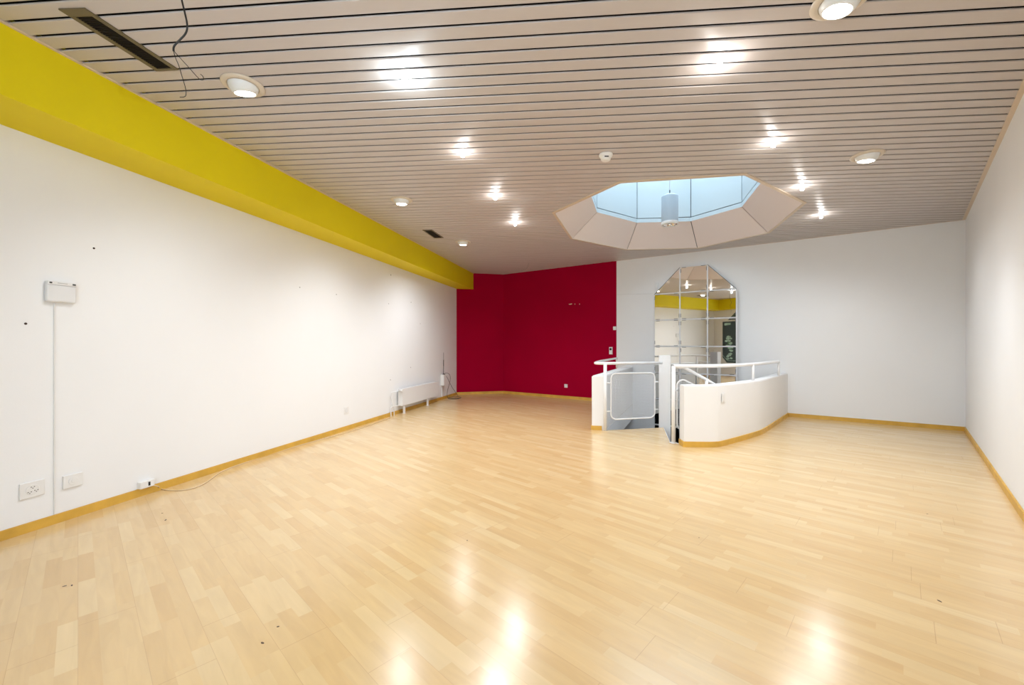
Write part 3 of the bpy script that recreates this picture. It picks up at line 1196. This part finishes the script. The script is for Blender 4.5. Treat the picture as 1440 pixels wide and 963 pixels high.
for z in (0.69, 0.20):
    tube_obj('bracket', [Vector((NPt.x, NPt.y, z)), HX(-101.5, z)], 0.011, M['tube'], sr, 8)

# winding stairs
sc = thing('winding_staircase', 'dark stairs winding down around the square white post in the floor opening', 'stairs', (CPt.x, CPt.y, WZ))
for i in range(15):
    a0 = -106 + 18 * i
    a1 = a0 + 20
    z = -0.19 * (i + 1) + 0.0
    p = [CPt + Vector((0.10 * math.cos(math.radians(a)), 0.10 * math.sin(math.radians(a)))) for a in (a1, a0)]
    p += [CPt + Vector((1.06 * math.cos(math.radians(a)), 1.06 * math.sin(math.radians(a)))) for a in (a0, (a0 + a1) / 2, a1)]
    bm = bmesh.new()
    add_prism(bm, p, z - 0.045, z)
    obj('tread', bm, M['tread'], sc)
bm = bmesh.new()
sp = [HX(-104 + 6 * k, -0.19 - (6 * k) * 0.0105, 1.085) for k in range(44)]
for a, b in zip(sp, sp[1:]):
    oa = (Vector((a.x, a.y)) - CPt).normalized() * 0.012
    ob = (Vector((b.x, b.y)) - CPt).normalized() * 0.012
    v = [bm.verts.new(q) for q in (a + Vector((oa.x, oa.y, 0.06)), b + Vector((ob.x, ob.y, 0.06)), b + Vector((ob.x, ob.y, -0.16)), a + Vector((oa.x, oa.y, -0.16)),
                                   a + Vector((-oa.x, -oa.y, 0.06)), b + Vector((-ob.x, -ob.y, 0.06)), b + Vector((-ob.x, -ob.y, -0.16)), a + Vector((-oa.x, -oa.y, -0.16)))]
    for q in ((0, 1, 2, 3), (7, 6, 5, 4), (0, 4, 5, 1), (3, 2, 6, 7), (0, 3, 7, 4), (1, 5, 6, 2)):
        bm.faces.new([v[k] for k in q])
obj('outer_stringer', bm, M['tube'], sc)
# pale edging strip of the opening
bm = bmesh.new()
add_tube(bm, [Vector((*NPt, 0.004)), Vector((INS[0].x, INS[0].y - 0.02, 0.004))], 0.006, 6)
add_tube(bm, [Vector((NPt.x + .02, NPt.y + .02, 0.03)), Vector((2.20, 5.62, 0.02))], 0.010, 8)
e = recenter(obj('edge_strip', bm, M['tube']))
tag(e, 'white metal edge strip on the floor beside the first stair post', 'edge strip')

# ------------------------------------------------------------------ wall mirror of tiles
mm_ = Vector((3.62, 8.39)); md_ = Vector((0.806, -0.592)).normalized()
MA, MB_ = mm_ - md_ * 1.55, mm_ + md_ * 1.55
tm = (MB_ - MA).normalized()
nm = Vector((tm.y, -tm.x))
if nm.dot(MA) > 0:
    nm = -nm


def MS(px):
    p = Wl(MA, MB_, px, 400)
    return (Vector((p.x, p.y)) - MA).dot(tm)


def MZ(px, py):
    return Wl(MA, MB_, px, py).z


sx = [MS(920), MS(956.3), MS(995), MS(1036)]
zt = MZ(956, 375) * .5 + MZ(995, 372.3) * .5
z1_ = (MZ(920, 413.8) + MZ(956, 411) + MZ(995, 409) + MZ(1035, 406.4)) / 4
z2_ = (MZ(920, 450.2) + MZ(994, 448) + MZ(1034, 447.7)) / 3
z3_ = (MZ(920, 487) + MZ(1034, 487)) / 2
print('MIRROR', sx, zt, z1_, z2_, z3_)
rh = (z1_ - z3_) / 2
rows = [zt, z1_, z1_ - rh, z1_ - 2 * rh, z1_ - 3 * rh, z1_ - 4 * rh, z1_ - 5 * rh, z1_ - 6 * rh]


def MP(s, z, d=0.0):
    q = MA + tm * s + nm * d
    return Vector((q.x, q.y, z))


mt = thing('wall_mirror', 'tall wall mirror of square tiles with a chamfered top, behind the stair railing', 'mirror', MP((sx[0] + sx[3]) / 2, rows[-1]))


def mslab(bm, pts2, d0, d1):
    lo = [bm.verts.new(MP(s, z, d0)) for s, z in pts2]
    hi = [bm.verts.new(MP(s, z, d1)) for s, z in pts2]
    n = len(lo)
    bm.faces.new(lo); bm.faces.new(list(reversed(hi)))
    for i in range(n):
        j = (i + 1) % n
        bm.faces.new((lo[i], hi[i], hi[j], lo[j]))


g = 0.014
for r in range(len(rows) - 1):
    for c_ in range(3):
        a, b, zt_, zb = sx[c_] + g, sx[c_ + 1] - g, rows[r] - g, rows[r + 1] + g
        if r == 0 and c_ == 0:
            pp = [(a + 0.02, zb), (b, zb), (b, zt_ - 0.01)]
        elif r == 0 and c_ == 2:
            pp = [(a, zb), (b - 0.02, zb), (a, zt_ - 0.01)]
        else:
            pp = [(a, zb), (b, zb), (b, zt_), (a, zt_)]
        bm = bmesh.new()
        mslab(bm, pp, 0.001, 0.010)
        obj('mirror_tile', bm, M['mirror'], mt)
bm = bmesh.new()
for i, s in enumerate(sx):
    top = rows[0] if i in (1, 2) else rows[1]
    mslab(bm, [(s - .012, rows[-1]), (s + .012, rows[-1]), (s + .012, top), (s - .012, top)], 0.0, 0.012)
for i, z in enumerate(rows[1:]):
    mslab(bm, [(sx[0], z - .010), (sx[3], z - .010), (sx[3], z + .010), (sx[0], z + .010)], 0.0, 0.0115)
mslab(bm, [(sx[1], rows[0] - .008), (sx[2], rows[0] - .008), (sx[2], rows[0] + .006), (sx[1], rows[0] + .006)], 0.0, 0.0115)
obj('channel_strips', bm, M['mframe'], mt)
bm = bmesh.new()
for (sa, za, sb, zb) in ((sx[0], rows[1], sx[1], rows[0]), (sx[2], rows[0], sx[3], rows[1])):
    bm = bmesh.new()
    mslab(bm, [(sa, za), (sb, zb), (sb, zb - 0.014), (sa, za - 0.014)], 0.0, 0.012)
    obj('chamfer_strip', bm, M['clip'], mt)
bm = bmesh.new()
for r in range(0, len(rows) - 1):
    for c_ in range(3):
        a, b, zt_, zb = sx[c_], sx[c_ + 1], rows[r], rows[r + 1]
        if r == 0 and c_ != 1:
            continue
        for s, z, w, h in ((a + .08, zt_ - .017, .075, .009), (b - .08, zt_ - .017, .075, .009), (a + .08, zb + .017, .075, .009), (b - .08, zb + .017, .075, .009),
                           (a + .017, zt_ - .08, .009, .075), (a + .017, zb + .08, .009, .075), (b - .017, zt_ - .08, .009, .075), (b - .017, zb + .08, .009, .075)):
            if random.random() < 0.6:
                bm = bmesh.new()
                mslab(bm, [(s - w / 2, z - h / 2), (s + w / 2, z - h / 2), (s + w / 2, z + h / 2), (s - w / 2, z + h / 2)], 0.005, 0.0135)
                obj('clip', bm, M['clip'], mt)

# small sensor and thin trunking left of the mirror
plate('wall_sensor', P867, P1108, 923.5, 402, 0.06, 0.14, 0.04, M['plastic2'], 'small pale sensor box on the white wall at the upper left corner of the mirror', 'sensor', [('lens_window', [(0, 0.041, -0.01, 0.035, 0.004, 0.05)], M['plastic'])])
bm = bmesh.new()
wt_ = (P1108 - P867).normalized()
wn_ = Vector((wt_.y, -wt_.x))
ww_ = lambda s, z, d: Vector((*(P867 + wt_ * s + wn_ * d), z))
q_ = [[bm.verts.new(ww_(s, z, d)) for s, z in ((0.02, 2.425), (0.80, 2.395), (0.80, 2.405), (0.02, 2.435))] for d in (0.001, 0.012)]
bm.faces.new(q_[0]); bm.faces.new(list(reversed(q_[1])))
for i in range(4):
    bm.faces.new((q_[0][i], q_[1][i], q_[1][(i + 1) % 4], q_[0][(i + 1) % 4]))
tag(recenter(obj('cable_trunking', bm, M['plastic2'])), 'thin pale cable trunking running from the red wall to the mirror', 'trunking')

# ------------------------------------------------------------------ things on the red wall
plate('thermostat', P867, R1, 859.3, 493, 0.075, 0.165, 0.03, M['plastic'], 'small white intercom with a dark round lens on the red wall beside the handrail', 'intercom',
      [('lens', [('disc', 0.0, 0.035, 0.026, 0.02, 0.036)], M['black'])])
plate('light_switch', P867, R1, 864.6, 461.5, 0.07, 0.08, 0.02, M['plastic'], 'small white light switch at the right edge of the red wall', 'switch',
      [('rocker', [(0, 0.022, 0, 0.04, 0.006, 0.05)], M['plastic'])])
plate('wall_outlet', P867, R1, 796, 542.5, 0.085, 0.085, 0.012, M['plastic'], 'white socket low on the red wall', 'socket',
      [('socket_face', [('disc', 0, 0, 0.026, 0.01, 0.016)], M['plastic2'])])
for px, w, lab in ((802, 0.12, 'longest pale scrape where paint is missing on the red wall'), (808.5, 0.025, 'small pale chip just right of the long scrape on the red wall'), (815, 0.02, 'rightmost tiny pale chip on the red wall')):
    p = Wl(P867, R1, px, 427.5)
    td = (R1 - P867).normalized()
    bm = bmesh.new()
    nn_ = Vector((td.y, -td.x))
    if nn_.dot(Vector((p.x, p.y))) > 0:
        nn_ = -nn_
    q = []
    for k in range(9):
        a = 2 * PI * k / 9
        rx = w / 2 * random.uniform(.7, 1)
        rz = 0.016 * random.uniform(.5, 1)
        q.append(Vector((p.x, p.y, p.z)) + Vector((td.x, td.y, 0)) * rx * math.cos(a) + Vector((0, 0, rz * math.sin(a))))
    v0 = [bm.verts.new(x + Vector((nn_.x, nn_.y, 0)) * 0.0015) for x in q]
    v1 = [bm.verts.new(x - Vector((nn_.x, nn_.y, 0)) * 0.0005) for x in q]
    bm.faces.new(v0); bm.faces.new(list(reversed(v1)))
    for i in range(9):
        bm.faces.new((v0[i], v1[i], v1[(i + 1) % 9], v0[(i + 1) % 9]))
    tag(recenter(obj('paint_chip', bm, M['chip'])), lab, 'wall mark', 'chips in the red paint')

# ------------------------------------------------------------------ things on the left wall
LA, LB = L0, L1
holes = [(sx_, sz_) for sx_, sz_ in ()]
plate('control_box', LA, LB, 83, 411, 0.168, 0.150, 0.035, M['plastic2'], 'flat grey-white alarm control box mounted high on the left wall', 'control box',
      [('display_strip', [(0, 0.036, 0.062, 0.160, 0.003, 0.022)], M['plastic']),
       ('button', [(-0.066, 0.038, 0.062, 0.018, 0.005, 0.010)], M['black']),
       ('button', [(0.066, 0.038, 0.062, 0.014, 0.005, 0.010)], M['black']),
       ('printed_line', [(0.0, 0.0380, 0.0635, 0.055, 0.001, 0.004)], M['faint']),
       ('seam', [(0, 0.0345, 0.047, 0.160, 0.002, 0.002)], M['faint'])], bev=0.01)


def left_frame(y):
    return Vector((lwx(y), y)), Vector((1.0, -0.2427)).normalized()


# conduit from the control box down to the baseboard
pt = Wl(LA, LB, 76, 427)
pn = Vector((1.0, -0.2427)).normalized()
pb = Wl(LA, LB, 76, 722)
bm = bmesh.new()
add_box(bm, (pt.x + pn.x * .004, pt.y + pn.y * .004, (pt.z + 0.066) / 2), (0.009, 0.008, pt.z - 0.066), math.atan2(0.2427, 1) * -1, 0.003)
tag(recenter(obj('cable_conduit', bm, M['plastic'])), 'thin white vertical cable conduit below the alarm control box', 'conduit')
so = []
for cx, cz in ((-0.018, -0.012), (0.016, -0.016), (0.0, 0.016)):
    for dx_, dz_ in ((-0.008, 0.003), (0.008, 0.003), (0, -0.006)):
        so.append((cx + dx_, 0.0125, cz + dz_, 0.0042, 0.004, 0.0042))
plate('wall_outlet', LA, LB, 44.5, 688, 0.130, 0.112, 0.011, M['plastic'], 'white triple socket with pin holes low on the left wall, left of the conduit', 'socket',
      [('pin_holes', so, M['mark']), ('socket_ring', [('disc', 0, 0, 0.036, 0.009, 0.0118)], M['plastic'])])
plate('wall_outlet', LA, LB, 101.5, 675.5, 0.118, 0.098, 0.014, M['plastic'], 'blank white box with round cover low on left wall, right of conduit', 'socket',
      [('round_cover', [('disc', 0, 0, 0.030, 0.012, 0.0165), ('disc', 0, 0, 0.014, 0.012, 0.0185)], M['plastic'])])
plate('cable_box', LA, LB, 203, 680, 0.112, 0.060, 0.04, M['plastic'], 'small white box with a black port sitting on the baseboard at the cream cable', 'cable box',
      [('port', [(-0.012, 0.041, 0.0, 0.014, 0.004, 0.032)], M['black'])])
plate('cover_plate', LA, LB, 487, 577, 0.11, 0.11, 0.006, M['plastic'], 'faint round white cover plate low on the left wall before the radiator', 'cover plate',
      [('raised_disc', [('disc', 0, 0, 0.035, 0.004, 0.010)], M['plastic2'])])

for px, py, r, mm, lab, grp in ((132, 349, 0.0075, 'mark', 'dark screw hole high on the left wall above the control box', None),
                                (36, 455, 0.008, 'mark', 'dark screw stub on the left wall at the left edge, below the control box', None),
                                (421.5, 404, 0.009, 'faint', 'leftmost of the faint plug holes under the yellow beam, left wall', 'filled plug holes on the left wall'),
                                (473, 414, 0.009, 'faint', 'second faint plug hole from the left, under the yellow beam', 'filled plug holes on the left wall'),
                                (549.5, 386.5, 0.016, 'faint', 'largest faint plug hole, highest and closest under the yellow beam', 'filled plug holes on the left wall'),
                                (546.5, 427, 0.010, 'faint', 'faint plug hole straight below the largest one on the left wall', 'filled plug holes on the left wall'),
                                (578, 425, 0.012, 'faint', 'faint plug hole just right of the one below the largest, left wall', 'filled plug holes on the left wall'),
                                (591, 455, 0.010, 'faint', 'lowest and rightmost of the faint plug holes on the left wall', 'filled plug holes on the left wall'),
                                (577.5, 516.5, 0.012, 'faint', 'small grey mark on the left wall above the middle of the radiator', 'grey marks above the radiator'),
                                (549, 534, 0.012, 'faint', 'small grey mark on the left wall above the radiator valve and pipes', 'grey marks above the radiator')):
    p = Wl(LA, LB, px, py)
    bm = bmesh.new()
    R = Vector((0, 0, 1)).rotation_difference(Vector((pn.x, pn.y, 0))).to_matrix()
    add_lathe(bm, [(r, -0.001), (r, 0.002), (r * .6, 0.003), (0, 0.003)], p, 12, M3=R)
    tag(recenter(obj('wall_plug', bm, M[mm])), lab, 'wall mark', grp)

# radiator
ry0, ry1 = 7.77, 9.42
rd = thing('radiator', 'low white panel radiator standing on feet at the far end of the left wall', 'radiator', (lwx(8.6) + 0.08, 8.6, 0))


def LWp(y, d, z):
    q = Vector((lwx(y), y)) + pn * d
    return Vector((q.x, q.y, z))


def lbox(bm, ya, yb, da, db, za, zb, bevel=0.0):
    ps = [LWp(ya, da, 0), LWp(yb, da, 0), LWp(yb, db, 0), LWp(ya, db, 0)]
    fs = add_prism(bm, [p_.xy for p_ in ps], za, zb)
    if bevel:
        es = set(e for f_ in fs for e in f_.edges)
        bmesh.ops.bevel(bm, geom=list(es), offset=bevel, segments=2, affect='EDGES')


bm = bmesh.new()
lbox(bm, ry0, ry1, 0.105, 0.125, 0.150, 0.475, 0.004)
obj('front_panel', bm, M['rad'], rd)
bm = bmesh.new()
lbox(bm, ry0, ry1, 0.03, 0.05, 0.150, 0.475, 0.004)
obj('rear_panel', bm, M['rad'], rd)
bm = bmesh.new()
lbox(bm, ry0 + .004, ry0 + .014, 0.05, 0.105, 0.155, 0.470)
obj('side_cover', bm, M['rad'], rd)
bm = bmesh.new()
lbox(bm, ry1 - .014, ry1 - .004, 0.05, 0.105, 0.155, 0.470)
obj('side_cover', bm, M['rad'], rd)
bm = bmesh.new()
nfin = 60
for i in range(nfin):
    y = lerp(ry0 + .03, ry1 - .03, i / (nfin - 1))
    lbox(bm, y, y + 0.004, 0.05, 0.105, 0.46, 0.474)
lbox(bm, ry0 + .03, ry1 - .03, 0.07, 0.08, 0.455, 0.462)
obj('top_grille', bm, M['rad'], rd)
for y in (7.86, 8.86):
    bm = bmesh.new()
    lbox(bm, y, y + 0.035, 0.085, 0.115, 0.0, 0.155)
    lbox(bm, y, y + 0.035, 0.04, 0.115, 0.140, 0.152)
    lbox(bm, y - .005, y + 0.04, 0.080, 0.120, 0.0, 0.006)
    obj('foot', bm, M['rad'], rd)
tube_obj('supply_pipe', smooth_path([LWp(7.50, 0.045, 0.0), LWp(7.50, 0.045, 0.14), LWp(7.50, 0.045, 0.165), LWp(7.54, 0.05, 0.17), LWp(7.78, 0.075, 0.17)], 2), 0.009, M['rad'], rd, 8)
tube_obj('supply_pipe', smooth_path([LWp(7.60, 0.05, 0.0), LWp(7.60, 0.05, 0.14), LWp(7.53, 0.045, 0.20), LWp(7.52, 0.045, 0.42), LWp(7.55, 0.05, 0.44), LWp(7.78, 0.075, 0.44)], 2), 0.008, M['plastic2'], rd, 8)
bm = bmesh.new()
a = LWp(7.72, 0.078, 0.445)
b = LWp(7.715, 0.15, 0.452)
Rv = Vector((0, 0, 1)).rotation_difference((b - a).normalized()).to_matrix()
add_lathe(bm, [(0, 0), (0.016, 0), (0.016, 0.02), (0.024, 0.025), (0.024, 0.07), (0.020, 0.078), (0, 0.08)], a, 16, M3=Rv)
obj('thermostat_valve', bm, M['rad'], rd)
bm = bmesh.new()
add_box(bm, LWp(7.745, 0.078, 0.445), (0.025, 0.03, 0.02), -0.24, 0.003)
obj('valve_body', bm, M['clip'], rd)

# router box with antenna and cables
ybx = 9.826
rb_ = thing('router_box', 'small white wall box with a thin black aerial between radiator and red wall', 'router', LWp(ybx, 0.03, 0.33))
bm = bmesh.new()
lbox(bm, ybx - .06, ybx + .09, 0.0, 0.085, 0.335, 0.600, 0.006)
obj('housing', bm, M['plastic'], rb_)
bm = bmesh.new()
add_lathe(bm, [(0, 0.625), (0.010, 0.625), (0.014, 0.612), (0.040, 0.604), (0.040, 0.599), (0, 0.599)], LWp(ybx - .01, 0.055, 0), 20)
obj('aerial_base', bm, M['black'], rb_)
bm = bmesh.new()
p = LWp(ybx - .01, 0.055, 0)
add_tube(bm, [p + Vector((0, 0, .62)), p + Vector((0, 0, .80))], 0.0055, 8)
add_tube(bm, [p + Vector((0, 0, .80)), p + Vector((0, 0, .95))], 0.0075, 8)
add_tube(bm, [p + Vector((0, 0, .95)), p + Vector((0, 0, 1.12))], 0.003, 8)
obj('aerial_rod', bm, M['black'], rb_)
bm = bmesh.new()
lbox(bm, ybx - .00, ybx + .05, 0.0, 0.018, 0.066, 0.335, 0.003)
tag(recenter(obj('cable_duct', bm, M['plastic'])), 'short white vertical cable duct below the router box', 'duct')
bc = thing('black_cable', 'thin black cable looping down from the router box to a coil on the floor corner', 'cable', (F(638, 559).x, F(638, 559).y, 0))
y_ = 9.9
tube_obj('cable_run', smooth_path([LWp(9.86, .045, .60), LWp(9.95, .05, .625), LWp(10.12, .05, .61), LWp(10.25, .05, .53), LWp(10.22, .05, .38), LWp(10.05, .06, .22), LWp(9.93, .09, .10), LWp(9.93, .12, .012), F(634, 561.5) + Vector((0, 0, .006)), F(645, 561) + Vector((0, 0, .006)), F(650, 558.8) + Vector((0, 0, .006)), F(643, 557.5) + Vector((0, 0, .006))], 3), 0.0045, M['cable_black'], bc, 6)
tube_obj('cable_run', smooth_path([LWp(9.88, .045, .60), LWp(10.0, .05, .55), LWp(10.18, .05, .38), LWp(10.40, .05, .20), LWp(10.52, .06, .12), F(643.5, 557) + Vector((0, 0, .03)), F(643.5, 558.5) + Vector((0, 0, .006)), F(636, 558) + Vector((0, 0, .006)), F(629, 559.8) + Vector((0, 0, .006)), F(634, 561) + Vector((0, 0, .010)), F(648, 560) + Vector((0, 0, .010))], 3), 0.0045, M['cable_black'], bc, 6)

# cream cable along the left baseboard
cp = [Wl(LA, LB, 212, 682) + Vector((pn.x, pn.y, 0)) * .03, F(219, 684) + Vector((0.02, 0, .03))]
cc = []
for px, py in ((226, 688.3), (240, 690.5), (261.7, 689.9), (276, 686), (288.5, 680), (297, 674), (305, 667.5), (316, 661), (339, 652.6), (379, 639.6), (430, 623.5), (485, 609.5), (513, 600.5), (535, 592.5), (548, 588)):
    q = F(px, py)
    q.z = 0.005
    cc.append(q)
bm = bmesh.new()
p0_ = Wl(LA, LB, 211, 682) + Vector((pn.x, pn.y, 0)) * .035
add_tube(bm, smooth_path([p0_, p0_ + Vector((.03, .03, -.02)), Vector((lerp(p0_.x, cc[0].x, .7), lerp(p0_.y, cc[0].y, .7), 0.03))] + cc, 2), 0.0042, 8)
tag(recenter(obj('cream_cable', bm, M['cable_cream'])), 'thin cream cable curving over the floor and along the left baseboard', 'cable')

# little flecks of dirt on the floor
fl = [(228, 721.5, .006, 'speck nearest the left cable box on the floor'), (233, 731, .014, 'larger dark fleck on the floor below the left cable box'),
      (91, 824, .010, 'left one of two dark flecks on the floor at lower left'), (101, 823, .010, 'right one of two dark flecks on the floor at lower left'),
      (369, 904, .010, 'dark fleck on the front floor, left of centre'), (391, 881, .008, 'thin dark scratch on the front floor just behind a dark fleck'),
      (373, 675, .006, 'tiny dark dot on the floor near the curved cream cable'), (657, 760, .009, 'dark dot on the middle of the floor'),
      (1321, 845, .012, 'dark oval fleck on the floor at lower right'), (1304, 722.5, .008, 'tiny dark dot on the floor near the right wall'),
      (983, 756, .006, 'tiny dark dot on the floor in front of the curved half wall')]
for px, py, r, lab in fl:
    p = F(px, py)
    bm = bmesh.new()
    q = []
    a0 = random.random() * 3
    for k in range(8):
        a = 2 * PI * k / 8
        q.append(p.xy + Matrix.Rotation(a0, 2) @ Vector((r * random.uniform(.7, 1) * math.cos(a), r * .45 * random.uniform(.7, 1) * math.sin(a))))
    add_prism(bm, q, 0.0, 0.0015)
    tag(recenter(obj('floor_fleck', bm, M['mark'])), lab, 'floor mark', 'dirt flecks on the floor')

# ------------------------------------------------------------------ seen only in the mirror: dark print on the back wall
ps = thing('poster', 'dark teal print with a pale green plant, seen in the right part of the mirror', 'poster', (-3.15, 0.56, 0.55))
bm = bmesh.new()
PX0 = Vector(L0); PXD = (B0 - L0).normalized(); PXN = Vector((-PXD.y, PXD.x))


def PW(u, z, d):
    q = PX0 + PXD * (u + 0.28) + PXN * d
    return Vector((q.x, q.y, z))


if PXN.y < 0:
    PXN = -PXN


def pslab(bm, pts, d0, d1):
    lo = [bm.verts.new(PW(u, z, d0)) for u, z in pts]
    hi = [bm.verts.new(PW(u, z, d1)) for u, z in pts]
    bm.faces.new(lo); bm.faces.new(list(reversed(hi)))
    for i in range(len(lo)):
        j = (i + 1) % len(lo)
        bm.faces.new((lo[i], hi[i], hi[j], lo[j]))


pslab(bm, [(0.16, 0.78), (0.36, 0.56), (1.00, 0.56), (1.00, 2.28), (0.16, 2.28)], 0.002, 0.016)
obj('panel', bm, M['poster'], ps)
bm = bmesh.new()
pslab(bm, [(0.42, 2.34), (0.82, 2.34), (0.82, 2.62), (0.74, 2.62)], 0.002, 0.016)
obj('top_corner', bm, M['poster'], ps)
bm = bmesh.new()
bm2 = bmesh.new()
random.seed(3)
for z, w in ((1.66, .05), (1.56, .12), (1.46, .16), (1.36, .15), (1.27, .16), (1.17, .15), (1.06, .12), (0.96, .10), (0.84, .08), (0.72, .10)):
    for k in range(3):
        u = 0.48 + random.uniform(-w, w)
        r = random.uniform(.04, .065)
        tgt = bm2 if (1.1 < z < 1.4 and k == 0) else bm
        cz = z + random.uniform(-.03, .03)
        pslab(tgt, [(u + r * 1.3 * math.cos(2 * PI * i / 9), cz + r * .7 * math.sin(2 * PI * i / 9)) for i in range(9)], 0.015, 0.017 + 0.0004 * k)
pslab(bm, [(0.17, 0.86), (0.40, 0.64), (0.89, 0.64), (0.89, 0.655), (0.405, 0.655), (0.17, 0.88)], 0.015, 0.0172)
pslab(bm, [(0.25, 2.12), (0.55, 2.14), (0.55, 2.22), (0.25, 2.22)], 0.015, 0.0172)
obj('leaf_print', bm, M['leafa'], ps)
obj('green_print', bm2, M['leafb'], ps)
